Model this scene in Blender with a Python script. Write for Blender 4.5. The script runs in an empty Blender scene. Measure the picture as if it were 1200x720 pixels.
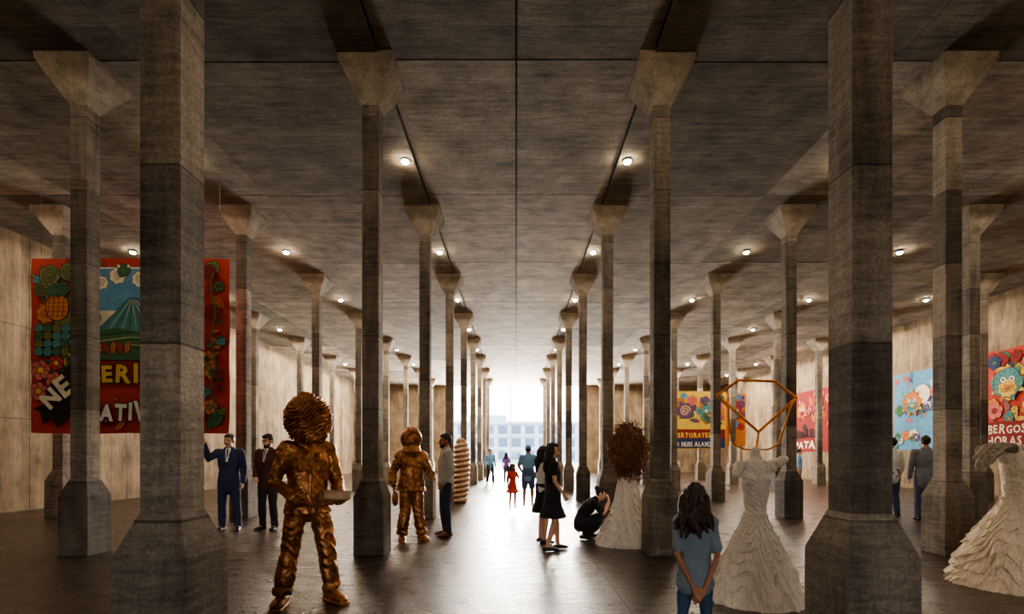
import bpy,bmesh,math,random
from mathutils import Vector,Matrix,noise
random.seed(7)
V=Vector
scn=bpy.context.scene
COL=scn.collection
# ---------------------------------------------------------------- materials
def lin(c): return tuple(((x/255.0)/12.92 if x/255.0<=0.04045 else (((x/255.0)+0.055)/1.055)**2.4) for x in c)+(1.0,)
class NT:
    def __init__(s,name):
        s.m=bpy.data.materials.new(name); s.m.use_nodes=True; s.t=s.m.node_tree
        s.b=s.t.nodes['Principled BSDF']; s.l=s.t.links
    def n(s,ty,props=None,**ins):
        nd=s.t.nodes.new(ty)
        for k,v in (props or {}).items(): setattr(nd,k,v)
        for k,v in ins.items():
            k=k.replace('_',' ')
            if k.startswith('i') and k[1:].isdigit(): k=int(k[1:])
            if isinstance(v,bpy.types.NodeSocket): s.l.new(v,nd.inputs[k])
            else: nd.inputs[k].default_value=v
        return nd
    def math(s,op,a,b=0.0,c=0.0):
        nd=s.t.nodes.new('ShaderNodeMath'); nd.operation=op
        for i,v in enumerate((a,b,c)):
            if isinstance(v,bpy.types.NodeSocket): s.l.new(v,nd.inputs[i])
            else: nd.inputs[i].default_value=v
        return nd.outputs[0]
    def mixc(s,f,a,b,mode='MIX'):
        nd=s.t.nodes.new('ShaderNodeMix'); nd.data_type='RGBA'; nd.blend_type=mode
        for i,v in ((0,f),(6,a),(7,b)):
            if isinstance(v,bpy.types.NodeSocket): s.l.new(v,nd.inputs[i])
            else: nd.inputs[i].default_value=v
        return nd.outputs[2]
    def set(s,k,v):
        if isinstance(v,bpy.types.NodeSocket): s.l.new(v,s.b.inputs[k])
        else: s.b.inputs[k].default_value=v
_mc={}
def simple(name,rgb,rough=.7,metal=0.0,var=.18,scale=25,bump=.15,emit=0):
    if name in _mc: return _mc[name]
    q=NT(name); c=lin(rgb)
    tc=q.n('ShaderNodeTexCoord')
    nz=q.n('ShaderNodeTexNoise',None,Vector=tc.outputs['Object'],Scale=scale,Detail=4.0)
    d=tuple(x*(1-var*1.6) for x in c[:3])+(1,); e=tuple(min(1,x*(1+var)) for x in c[:3])+(1,)
    q.set('Base Color',q.mixc(nz.outputs[0],d,e)); q.set('Roughness',rough); q.set('Metallic',metal)
    if bump:
        bp=q.n('ShaderNodeBump',None,Strength=bump,Distance=.01,Height=nz.outputs[0]); q.set('Normal',bp.outputs[0])
    if emit: q.set('Emission Color',c); q.set('Emission Strength',emit)
    _mc[name]=q.m; return q.m

def concrete(name,c1,c2,stretch=(1,1,1),seg=0.0,rough=.85,useattr=False,joints=None,streak=(5,5,.5),rnd=True,boards=None,wts=(.35,.35,.3),lo=.38,hi=.60,bump=.6):
    q=NT(name)
    tc=q.n('ShaderNodeTexCoord'); co=tc.outputs['Object']
    if rnd:
        oi=q.n('ShaderNodeObjectInfo')
        off=q.math('MULTIPLY',oi.outputs['Random'],37.0)
        cmb=q.n('ShaderNodeCombineXYZ',None,X=off,Y=off)
        co2=q.n('ShaderNodeVectorMath',None,i0=co,i1=cmb.outputs[0]).outputs[0]
    else: co2=co
    mp=q.n('ShaderNodeMapping',None,Vector=co2,Scale=streak)
    n1=q.n('ShaderNodeTexNoise',None,Vector=co2,Scale=1.3,Detail=8.0,Roughness=.65).outputs[0]
    n2=q.n('ShaderNodeTexNoise',None,Vector=mp.outputs[0],Scale=1.0,Detail=7.0,Roughness=.7).outputs[0]
    n3=q.n('ShaderNodeTexNoise',None,Vector=co2,Scale=45.0,Detail=5.0,Roughness=.7).outputs[0]
    mp2=q.n('ShaderNodeMapping',None,Vector=co2,Scale=stretch)
    n4=q.n('ShaderNodeTexNoise',None,Vector=mp2.outputs[0],Scale=1.0,Detail=5.0,Roughness=.75).outputs[0]
    f=q.math('MULTIPLY',n1,wts[0]); f=q.math('MULTIPLY_ADD',n2,wts[1],f); f=q.math('MULTIPLY_ADD',n4,wts[2],f)
    mr=q.n('ShaderNodeMapRange',None,i0=f,i1=lo,i2=hi,i3=0.0,i4=1.0).outputs[0]
    col=q.mixc(mr,c1,c2)
    sp=q.n('ShaderNodeMapRange',None,i0=n3,i1=.3,i2=.6,i3=.6,i4=1.12).outputs[0]
    if seg:
        sx=q.n('ShaderNodeSeparateXYZ',None,Vector=co)
        z=q.math('DIVIDE',sx.outputs[2],seg); fl=q.math('FLOOR',z)
        if rnd: fl=q.math('ADD',fl,q.math('FLOOR',off))
        wn=q.n('ShaderNodeTexWhiteNoise',{'noise_dimensions':'1D'},W=fl).outputs[0]
        s2=q.n('ShaderNodeMapRange',None,i0=wn,i1=0.0,i2=1.0,i3=.45,i4=1.25).outputs[0]
        sp=q.math('MULTIPLY',sp,s2)
        fr=q.math('FRACT',z); ln=q.math('LESS_THAN',fr,.014)
        sp=q.math('MULTIPLY',sp,q.math('MULTIPLY_ADD',ln,-.6,1.0))
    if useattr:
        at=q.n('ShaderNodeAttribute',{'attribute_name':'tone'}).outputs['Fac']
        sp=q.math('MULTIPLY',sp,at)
    if boards:
        ax,per=boards
        sx=q.n('ShaderNodeSeparateXYZ',None,Vector=co)
        z=q.math('DIVIDE',sx.outputs[ax],per); wn=q.n('ShaderNodeTexWhiteNoise',{'noise_dimensions':'1D'},W=q.math('FLOOR',z)).outputs[0]
        sp=q.math('MULTIPLY',sp,q.math('MULTIPLY_ADD',wn,.22,.88))
        ln=q.math('LESS_THAN',q.math('FRACT',z),.07); sp=q.math('MULTIPLY',sp,q.math('MULTIPLY_ADD',ln,-.25,1.0))
    if joints:
        sx=q.n('ShaderNodeSeparateXYZ',None,Vector=co)
        for ax,per in joints:
            fr=q.math('FRACT',q.math('DIVIDE',sx.outputs[ax],per)); ln=q.math('LESS_THAN',fr,.02/per)
            sp=q.math('MULTIPLY',sp,q.math('MULTIPLY_ADD',ln,-.6,1.0))
    cc=q.n('ShaderNodeCombineColor',None,i0=sp,i1=sp,i2=sp)
    q.set('Base Color',q.mixc(1.0,col,cc.outputs[0],'MULTIPLY'))
    q.set('Roughness',rough)
    h=q.math('MULTIPLY_ADD',n4,.8,q.math('MULTIPLY',n3,.35))
    q.set('Normal',q.n('ShaderNodeBump',None,Strength=bump,Distance=.03,Height=h).outputs[0])
    return q.m
M_col=concrete('column_concrete',lin((66,58,51)),lin((166,152,136)),stretch=(3,3,22),seg=1.05)
M_cap=concrete('capital_concrete',lin((104,93,82)),lin((184,170,152)),stretch=(4,4,5),streak=(2,2,2),bump=.15)
M_ceil=concrete('ceiling_concrete',lin((76,66,58)),lin((222,208,190)),stretch=(1.6,11,1),useattr=True,streak=(1.6,2.0,1),rnd=False,boards=(1,.17),wts=(.28,.34,.38),bump=.35,lo=.34,hi=.64)
M_wall=concrete('wall_concrete',lin((92,77,61)),lin((172,151,123)),stretch=(6,6,1.2),joints=[(1,3.2),(2,2.35)],streak=(2,2,.5),rnd=False,boards=(1,.2))
def floor_mat():
    q=NT('floor_concrete'); tc=q.n('ShaderNodeTexCoord'); co=tc.outputs['Object']
    mp=q.n('ShaderNodeMapping',None,Vector=co,Scale=(3.0,7.0,1))
    n1=q.n('ShaderNodeTexNoise',None,Vector=mp.outputs[0],Scale=1.0,Detail=9.0,Roughness=.75).outputs[0]
    n2=q.n('ShaderNodeTexNoise',None,Vector=co,Scale=32.0,Detail=6.0,Roughness=.75).outputs[0]
    f=q.n('ShaderNodeMapRange',None,i0=n1,i1=.3,i2=.7).outputs[0]
    col=q.mixc(f,lin((36,27,22)),lin((88,72,60)))
    sp=q.n('ShaderNodeMapRange',None,i0=n2,i1=.3,i2=.65,i3=.55,i4=1.15).outputs[0]
    sx=q.n('ShaderNodeSeparateXYZ',None,Vector=co)
    jn=0.0
    for ax,per,o,st in ((0,2.1,1.05,-.5),(1,2.1,0.0,-.5),(1,.35,0.1,-.25)):
        fr=q.math('FRACT',q.math('DIVIDE',q.math('ADD',sx.outputs[ax],o),per)); ln=q.math('LESS_THAN',fr,.012/per)
        sp=q.math('MULTIPLY',sp,q.math('MULTIPLY_ADD',ln,st,1.0)); jn=q.math('ADD',jn,ln)
    cc=q.n('ShaderNodeCombineColor',None,i0=sp,i1=sp,i2=sp)
    q.set('Base Color',q.mixc(1.0,col,cc.outputs[0],'MULTIPLY'))
    r=q.n('ShaderNodeMapRange',None,i0=q.math('MULTIPLY_ADD',n2,.5,q.math('MULTIPLY',n1,.5)),i1=.35,i2=.65,i3=.2,i4=.40).outputs[0]
    q.set('Roughness',q.math('MULTIPLY_ADD',jn,.25,r)); q.set('Specular IOR Level',.5); q.set('Specular Tint',(1,.9,.8,1))
    q.set('Normal',q.n('ShaderNodeBump',None,Strength=.5,Distance=.012,Height=q.math('MULTIPLY_ADD',n1,.5,q.math('MULTIPLY',n2,.5))).outputs[0])
    return q.m
M_floor=floor_mat()
def bronze(name='patinated_bronze',a=(104,64,38),b=(204,142,90)):
    q=NT(name); co=q.n('ShaderNodeTexCoord').outputs['Object']
    n1=q.n('ShaderNodeTexNoise',None,Vector=co,Scale=4.0,Detail=7.0,Roughness=.65).outputs[0]
    n2=q.n('ShaderNodeTexNoise',None,Vector=co,Scale=60.0,Detail=4.0).outputs[0]
    f=q.n('ShaderNodeMapRange',None,i0=n1,i1=.35,i2=.65).outputs[0]
    q.set('Base Color',q.mixc(f,lin(a),lin(b))); q.set('Metallic',.8)
    q.set('Roughness',q.n('ShaderNodeMapRange',None,i0=n2,i1=.3,i2=.7,i3=.34,i4=.5).outputs[0])
    q.set('Normal',q.n('ShaderNodeBump',None,Strength=.12,Distance=.01,Height=n2).outputs[0]); return q.m
M_brz=bronze(); M_brz2=bronze('pale_bronze',(180,140,110),(235,205,175))
def frill(name,c1,c2,sc=70):
    q=NT(name); co=q.n('ShaderNodeTexCoord').outputs['Object']
    mp=q.n('ShaderNodeMapping',None,Vector=co,Scale=(1,1,.35))
    w=q.n('ShaderNodeTexVoronoi',None,Vector=mp.outputs[0],Scale=sc).outputs['Distance']
    n=q.n('ShaderNodeTexNoise',None,Vector=co,Scale=12.0,Detail=6.0,Roughness=.7).outputs[0]
    f=q.n('ShaderNodeMapRange',None,i0=q.math('MULTIPLY_ADD',n,.6,q.math('MULTIPLY',w,.5)),i1=.2,i2=.8).outputs[0]
    q.set('Base Color',q.mixc(f,c1,c2)); q.set('Roughness',.9)
    q.set('Normal',q.n('ShaderNodeBump',None,Strength=.4,Distance=.01,Height=w).outputs[0]); return q.m
M_white=frill('ivory_ruffled_fabric',lin((252,244,234)),lin((222,208,194)))
M_cream=frill('cream_ruffled_fabric',lin((248,232,208)),lin((214,192,164)))
M_drape=frill('grey_brown_gauze',lin((186,172,154)),lin((112,98,84)))
M_gold=simple('gilded_metal',(240,150,50),.35,.5,.1,30,0)
M_tangle=simple('rust_brown_fibre',(140,88,50),.6,0,.45,14,.3)
M_skin=simple('light_skin',(220,170,140),.55,0,.06,20,0)
M_skin2=simple('tan_skin',(165,112,84),.55,0,.06,20,0)
M_eye=simple('eye_dark',(25,18,15),.2,0,0,5,0)
M_lip=simple('lip',(150,75,65),.5,0,0,5,0)
M_hair=simple('dark_hair',(34,25,21),.5,0,.4,60,.5)
M_hairb=simple('brown_hair',(58,36,26),.5,0,.5,50,.6)
# ---------------------------------------------------------------- geometry
class G:
    def __init__(s): s.v=[]; s.f=[]; s.m=[]
    def add(s,vs,fs,mi=0):
        o=len(s.v); s.v+= [V(a) for a in vs]; s.f+=[tuple(i+o for i in f) for f in fs]; s.m+=[mi]*len(fs)
    def rings(s,R,mi=0,cap=True):
        n=len(R[0]); vs=[p for r in R for p in r]; fs=[]
        for i in range(len(R)-1):
            for j in range(n):
                k=(j+1)%n; fs.append((i*n+j,i*n+k,(i+1)*n+k,(i+1)*n+j))
        if cap:
            fs.append(tuple(reversed(range(n)))); fs.append(tuple(range((len(R)-1)*n,len(R)*n)))
        s.add(vs,fs,mi)
    def tube(s,pts,rad,ref=(1,0,0),n=12,mi=0,rnd=True):
        pts=[V(p) for p in pts]; rad=[(r,r) if not isinstance(r,tuple) else r for r in rad]
        L=len(pts); R=[]; ref=V(ref)
        def ring(c,t,a,b):
            x=ref-t*ref.dot(t)
            if x.length<.05:
                q=V((0,1,0)); x=q-t*q.dot(t)
            x.normalize(); y=t.cross(x)
            return [c+x*(a*math.cos(2*math.pi*j/n))+y*(b*math.sin(2*math.pi*j/n)) for j in range(n)]
        T=[]
        for i in range(L):
            a=pts[max(i-1,0)]; b=pts[min(i+1,L-1)]; t=(b-a)
            T.append(t.normalized() if t.length>1e-6 else V((0,0,1)))
        if rnd:
            a,b=rad[0]; m=min(a,b)
            R.append(ring(pts[0]-T[0]*m*.95,T[0],a*.3,b*.3)); R.append(ring(pts[0]-T[0]*m*.6,T[0],a*.8,b*.8))
        for i in range(L): R.append(ring(pts[i],T[i],*rad[i]))
        if rnd:
            a,b=rad[-1]; m=min(a,b)
            R.append(ring(pts[-1]+T[-1]*m*.6,T[-1],a*.8,b*.8)); R.append(ring(pts[-1]+T[-1]*m*.95,T[-1],a*.3,b*.3))
        s.rings(R,mi)
    def ell(s,c,r,M=None,n=16,mi=0):
        R=[]; c=V(c)
        for i in range(n//2+1):
            th=math.pi*(i/(n//2)); th=min(max(th,.06),math.pi-.06); ring=[]
            for j in range(n):
                ph=-2*math.pi*j/n
                p=V((r[0]*math.sin(th)*math.cos(ph),r[1]*math.sin(th)*math.sin(ph),r[2]*math.cos(th)))
                ring.append(c+(M@p if M else p))
            R.append(ring)
        s.rings(R,mi)
    def box(s,a,b,mi=0):
        x0,y0,z0=a;x1,y1,z1=b
        s.add([(x0,y0,z0),(x1,y0,z0),(x1,y1,z0),(x0,y1,z0),(x0,y0,z1),(x1,y0,z1),(x1,y1,z1),(x0,y1,z1)],
              [(0,3,2,1),(4,5,6,7),(0,1,5,4),(1,2,6,5),(2,3,7,6),(3,0,4,7)],mi)
    def mesh(s,name):
        me=bpy.data.meshes.new(name); me.from_pydata([tuple(v) for v in s.v],[],s.f)
        me.polygons.foreach_set('material_index',s.m); me.update(); return me
def obj(g,name,mats,parent=None,loc=None,smooth=False,label=None):
    me=g if isinstance(g,bpy.types.Mesh) else g.mesh(name)
    for m in (mats if isinstance(mats,(list,tuple)) else [mats]): me.materials.append(m)
    o=bpy.data.objects.new(name,me); COL.objects.link(o)
    if smooth: me.polygons.foreach_set('use_smooth',[True]*len(me.polygons))
    if parent: o.parent=parent
    if loc: o.location=loc
    if label: o['label']=label
    return o
def bake(g,name,mats,voxel,parent=None,smooth=3,disp=None,matfn=None,label=None):
    me=g.mesh(name); t=bpy.data.objects.new('tmp',me); COL.objects.link(t)
    r=t.modifiers.new('r','REMESH'); r.mode='VOXEL'; r.voxel_size=voxel; r.adaptivity=0
    if smooth:
        s=t.modifiers.new('s','SMOOTH'); s.factor=.5; s.iterations=smooth
    dg=bpy.context.evaluated_depsgraph_get()
    nm=bpy.data.meshes.new_from_object(t.evaluated_get(dg)); bpy.data.objects.remove(t); nm.name=name
    nm.materials.clear()
    if disp:
        ns=[v.normal.copy() for v in nm.vertices]
        for v,n in zip(nm.vertices,ns): v.co=v.co+n*disp(v.co)
    o=obj(nm,name,mats,parent,None,True,label)
    if matfn:
        for p in nm.polygons: p.material_index=matfn(p.center)
    nm.update(); return o
def empty(name,label,cat,loc,yaw=0,group=None):
    e=bpy.data.objects.new(name,None); e.empty_display_size=.2; COL.objects.link(e)
    e.location=loc; e.rotation_euler=(0,0,math.radians(yaw)); e['label']=label; e['category']=cat
    if group: e['group']=group
    return e
def struct(o): o['kind']='structure'; return o
# ---------------------------------------------------------------- room shell
XL,XR,YB,YE,H=-12.6,16.8,-8.0,40.0,7.02
g=G(); g.box((XL-.3,YB-.3,-.25),(XR+.3,YE+.3,0)); struct(obj(g,'floor',M_floor))
g=G(); g.box((XL-.3,YB,0),(XL,YE+.3,H+.3)); struct(obj(g,'wall_left',M_wall))
g=G(); g.box((XR,YB,0),(XR+.3,YE+.3,H+.3)); struct(obj(g,'wall_right',M_wall))
# unseen back wall; opening added so sky light fills the column fronts
g=G(); g.box((XL,YB-.3,0),(-2.8,YB,H+.3)); g.box((2.8,YB-.3,0),(XR,YB,H+.3)); g.box((-2.8,YB-.3,2.5),(2.8,YB,H+.3)); struct(obj(g,'wall_back',M_wall))
OP=5.4
g=G(); g.box((XL,YE,0),(-OP,YE+.3,H+.3)); g.box((OP,YE,0),(XR,YE+.3,H+.3)); struct(obj(g,'wall_end',M_wall))
xe=[XL-.3,-9.55,-5.35,-1.92,0,1.92,5.35,9.55,13.4,XR+.3]
ye=[YB-.3,-3.9,-.25,3.38,7.02,10.66,14.4,18.1,21.8,25.5,29.2,32.9,36.6,YE+.3]
g=G(); tones=[]
for i in range(len(xe)-1):
    for j in range(len(ye)-1):
        cx=abs((xe[i]+xe[i+1])/2)
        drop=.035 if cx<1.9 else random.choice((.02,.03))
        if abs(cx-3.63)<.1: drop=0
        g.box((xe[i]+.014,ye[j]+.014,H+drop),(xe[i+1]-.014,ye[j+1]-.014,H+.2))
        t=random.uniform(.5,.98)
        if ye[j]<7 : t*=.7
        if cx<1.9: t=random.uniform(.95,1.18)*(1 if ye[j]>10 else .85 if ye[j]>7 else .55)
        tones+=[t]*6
g.box((XL-.3,YB-.3,H+.12),(XR+.3,YE+.3,H+.4)); tones+=[.1]*6
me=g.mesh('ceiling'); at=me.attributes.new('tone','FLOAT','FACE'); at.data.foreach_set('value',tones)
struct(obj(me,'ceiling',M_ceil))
M_frame=simple('grey_metal_frame',(150,150,148),.5,.6,.05,30,0)
q=NT('clear_glass'); tr=q.n('ShaderNodeBsdfTransparent'); gl=q.n('ShaderNodeBsdfGlossy',None,Roughness=.03)
mx=q.n('ShaderNodeMixShader',None,i0=.04,i1=tr.outputs[0],i2=gl.outputs[0]); q.l.new(mx.outputs[0],q.t.nodes['Material Output'].inputs[0]); M_glass=q.m
g=G()
for x in (-OP+.03,-.47,OP-.03): g.box((x-.03,YE+.08,0),(x+.03,YE+.18,H+.02))
g.box((-OP,YE+.08,0),(OP,YE+.18,.05))
g.box((-OP,YE+.125,.05),(OP,YE+.135,H+.02),1)
struct(obj(g,'window_1',[M_frame,M_glass]))
M_pave=simple('pale_paving',(200,194,184),.8,0,.08,2,.05)
g=G(); g.box((-60,YE+.3,-.3),(60,150,-.02)); struct(obj(g,'floor_terrace',M_pave))
g=G(); g.box((-30,-40,-.3),(30,YB-.3,-.02)); struct(obj(g,'floor_forecourt',simple('dark_paving',(110,102,94),.85,0,.1,2,.05)))
M_fac=simple('pale_facade',(154,172,190),.8,0,.08,1,.05); M_pane=simple('facade_window_glass',(72,94,122),.3,0,.1,1,0)
b=empty('office_building','pale blue-grey office building with rows of windows beyond the glazing','building',(0,92,-.02))
g=G(); g.box((-22,0,0),(22,10,7.2)); g.box((-22.3,-.4,7.2),(22.3,10,7.6)); 
for z in (2.35,4.8): g.box((-22,-.3,z),(22,0,z+.22))
g.box((-9,3,7.6),(-2,9,9.0)); obj(g,'facade',M_fac,b)
wm=None
for r in range(3):
    for c in range(17):
        g=G(); g.box((-.85,-.08,0),(.85,.05,1.5)); 
        if wm is None: wm=g.mesh('window'); wm.materials.append(M_pane)
        o=bpy.data.objects.new('window',wm); COL.objects.link(o); o.parent=b; o.location=(-20+c*2.5,0,.55+r*2.4)
# ---------------------------------------------------------------- columns
def sq(h,z,c=.016):
    c=min(c,h*.4); return [V(p) for p in ((-h+c,-h,z),(h-c,-h,z),(h,-h+c,z),(h,h-c,z),(h-c,h,z),(-h+c,h,z),(-h,h-c,z),(-h,-h+c,z))]
g=G(); g.rings([sq(.214,0,.008),sq(.214,.85,.008),sq(.124,1.10,.008)]); mb=g.mesh('base'); mb.materials.append(M_col)
g=G(); g.rings([sq(.12,1.09,.01),sq(.12,6.56,.01)]); ms=g.mesh('shaft'); ms.materials.append(M_col)
g=G(); g.rings([sq(.122,6.48,.002),sq(.385,6.95,.002),sq(.387,7.1,.002)]); mcp=g.mesh('capital'); mcp.materials.append(M_cap)
for r,X in enumerate((-10.5,-6.3,-2.1,2.1,6.3,10.5,14.7)):
    for n in range(9):
        Y=3.03+4.205*n
        if abs(X)*580/Y>760: continue
        e=empty('concrete_column','tall square grey-brown concrete column with flared capital and stepped plinth','column',(X,Y,0),0,'concrete columns of the hall')
        for nm,m in (('base',mb),('shaft',ms),('capital',mcp)):
            o=bpy.data.objects.new(nm,m); COL.objects.link(o); o.parent=e
# ---------------------------------------------------------------- ceiling lights
M_bulb=simple('lit_lamp_lens',(255,232,196),.5,0,0,5,0,emit=220); M_house=simple('dark_lamp_housing',(60,55,50),.5,.3,.05,5,0)
g=G(); g.tube([(0,0,.06),(0,0,-.045)],[.085,.08],rnd=False,n=20); mh=g.mesh('housing'); mh.materials.append(M_house)
g=G(); g.ell((0,0,-.05),(.07,.07,.05)); ml=g.mesh('lens'); ml.materials.append(M_bulb)
for X in (-10.5,-6.3,-2.1,2.1,6.3,10.5,14.7):
    for n in range(-1,8):
        Y=9.35+4.205*(n-1)
        e=empty('ceiling_light','small round glowing downlight set on the concrete ceiling','light',(X,Y,H+.02),0,'downlights along the column rows')
        for nm,m in (('housing',mh),('lens',ml)):
            o=bpy.data.objects.new(nm,m); COL.objects.link(o); o.parent=e
        L=bpy.data.lights.new('lamp_light','SPOT'); L.energy=(160 if abs(X)>9 else 90)*(0.3 if n<1 else (.6,.7,1.3,2.4,3.6,5,6)[n-1]); L.color=(1,.85,.68)
        L.spot_size=math.radians(179); L.spot_blend=.12; L.shadow_soft_size=.08
        o=bpy.data.objects.new('lamp_light',L); COL.objects.link(o); o.parent=e; o.location=(0,0,-.12)
# ---------------------------------------------------------------- person builder
def hand(g,w,d,nrm,ts,k=1,curl=20,spread=1):
    w=V(w); d=V(d).normalized(); nrm=V(nrm); nrm=(nrm-d*nrm.dot(d)).normalized(); s=d.cross(nrm).normalized()
    g.tube([w,w+d*.04*k,w+d*.085*k],[(.024*k,.019*k),(.036*k,.017*k),(.038*k,.014*k)],ref=s)
    for i,l in enumerate((.072,.082,.076,.058)):
        o=(i-1.5)*.021*ts*-1
        p=w+d*.08*k+s*o*k; dd=(d+s*o*3*spread).normalized(); pts=[p]; a=0
        for sgm in (.45,.32,.25):
            a+=math.radians(curl); p=p+(dd*math.cos(a)+nrm*math.sin(a))*l*k*sgm; pts.append(p)
        g.tube(pts,[.0092*k,.0088*k,.008*k,.007*k],ref=s,n=8)
    p=w+d*.025*k+s*ts*.026*k; q=p+(d*.6+s*ts*.75+nrm*.25).normalized()*.042*k; r=q+(d*.85+s*ts*.3+nrm*.4).normalized()*.034*k
    g.tube([p,q,r],[.013*k,.011*k,.009*k],ref=s,n=8)
DEF={'pelvis':(0,0,.93),'waist':(0,-.005,1.08),'chest':(0,0,1.27),'neck':(0,.015,1.47),'head':(0,-.01,1.625),
 'hipL':(.09,0,.90),'hipR':(-.09,0,.90),'kneeL':(.11,-.02,.49),'kneeR':(-.11,-.02,.49),'ankL':(.12,.02,.085),'ankR':(-.12,.02,.085),
 'shL':(.185,.01,1.415),'shR':(-.185,.01,1.415),'elL':(.24,.03,1.13),'elR':(-.24,.03,1.13),'wrL':(.25,-.05,.89),'wrR':(-.25,-.05,.89),
 'toeL':(.2,-1,0),'toeR':(-.2,-1,0),'hdL':None,'hdR':None,'hnL':(-1,0,0),'hnR':(1,0,0),'curlL':22,'curlR':22,'yaw':0,'pitch':0,'roll':0}
def skel(Ht,pose):
    k=Ht/1.75; J=dict(DEF); J.update(pose)
    for a in ('pelvis','waist','chest','neck','head','hipL','hipR','kneeL','kneeR','ankL','ankR','shL','shR','elL','elR','wrL','wrR'): J[a]=V(J[a])*k
    return k,J
def lerp(a,b,t): return a+(b-a)*t
def torso(g,J,k,w,inf=0,low=.09,top=True):
    up=(J['waist']-J['pelvis']).normalized()
    p=[J['pelvis']-up*low*k,J['pelvis'],J['waist'],J['chest'],lerp(J['chest'],J['neck'],.62)]
    r=[(.150,.105),(.165*w[1],.112),(.138*w[2],.098),(.168*w[0],.115),(.165*w[0],.082)]
    if top: p.append(lerp(J['chest'],J['neck'],.93)); r.append((.085,.06))
    g.tube(p,[((a*k+inf),(b*k+inf)) for a,b in r],n=20,rnd=top)
def leg(g,J,k,s,inf=0,frac=1,w=1,flare=0):
    h,kn,an=J['hip'+s],J['knee'+s],J['ank'+s]
    pts=[h,lerp(h,kn,.5),kn,lerp(kn,an,.3),lerp(kn,an,.65),an]; r=[.088*w,.074*w,.056*w,.056*w,.044*w,.036*w]
    r=[x*k+inf+(flare*k*max(0,i-2)/3) for i,x in enumerate(r)]
    if frac<1:
        n=max(2,int(round(frac*5))+1); pts=pts[:n]; r=r[:n]
    g.tube(pts,r,n=14,rnd=frac==1 and inf==0 or frac==1)
def arm(g,J,k,s,inf=0,frac=1,w=1):
    a,e,wr=J['sh'+s],J['el'+s],J['wr'+s]
    pts=[a,lerp(a,e,.5),e,lerp(e,wr,.35),wr]; r=[.056*w,.047*w,.040*w,.039*w,.027*w]
    r=[x*k+inf for x in r]
    if frac<1:
        if frac<=.3: pts=pts[:2]; r=r[:2]
        elif frac<=.5: pts=[a,lerp(a,e,.4),lerp(a,e,.75)]; r=[r[0],r[1]*1.02,r[1]*1.02]
    g.tube(pts,r,n=12)
    g.tube([lerp(J['chest'],J['neck'],.5),a],[.07*k+inf,.058*k+inf],n=12)
def headM(J,k,hs):
    R=Matrix.Rotation(math.radians(J['yaw']),4,'Z')@Matrix.Rotation(math.radians(J['roll']),4,'Y')@Matrix.Rotation(math.radians(J['pitch']),4,'X')
    return Matrix.Translation(J['head'])@R@Matrix.Scale(k*hs,4)
def fold(amp,f=14,seed=0):
    def d(c): return amp*noise.noise(V((c.x*f+seed,c.y*f,c.z*f*.8)))+amp*.6*noise.noise(V((c.x*f*.5,c.y*f*.5,c.z*f*2.2+seed)))
    return d
def body_geo(J,k,w,fem,hs,hands=True,lw=1):
    g=G(); torso(g,J,k,w)
    for s in 'LR':
        leg(g,J,k,s,w=lw); arm(g,J,k,s,w=lw*(.88 if fem else 1)); sg=1 if s=='L' else -1
        t=V(J['toe'+s]).normalized(); a=J['ank'+s]
        g.tube([a-t*.035*k+V((0,0,-.045*k)),a+t*.05*k+V((0,0,-.035*k)),a+t*.14*k+V((0,0,-.055*k))],[(.036*k,.034*k),(.04*k,.04*k),(.042*k,.022*k)],ref=t.cross(V((0,0,1))))
        d=J['hd'+s] or tuple(J['wr'+s]-J['el'+s])
        if hands: 
            dv=V(d).normalized(); nr=V(J['hn'+s]); nn=(nr-dv*nr.dot(dv)).normalized(); sd=dv.cross(nn)
            fwd=V((0,-1,.3)); ts=1 if sd.dot(fwd)>0 else -1
            hand(g,J['wr'+s],d,J['hn'+s],ts,k,J['curl'+s])
    g.tube([J['neck']-V((0,0,.03*k)),lerp(J['neck'],J['head'],.75)],[.06*k,.053*k],n=14)
    M=headM(J,k,hs)
    def E(c,r,rx=0):
        R=M.to_3x3()@Matrix.Rotation(math.radians(rx),3,'X'); g.ell(M@V(c),r,R)
    E((0,.012,.025),(.075,.095,.098)); E((0,-.028,-.035),(.058,.064,.078)); E((0,-.055,-.088),(.03,.028,.026))
    E((0,-.084,.028),(.052,.014,.012)); 
    E((0,-.1,-.018),(.0125,.019,.03),-18); E((0,-.108,-.035),(.017,.014,.012)); E((0,-.085,-.064),(.026,.013,.011))
    for sx in (-1,1):
        E((sx*.077,.012,-.008),(.011,.02,.032)); E((sx*.036,-.066,-.03),(.022,.022,.022)); E((sx*.03,-.078,.006),(.017,.014,.012))
    return g,M
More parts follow.
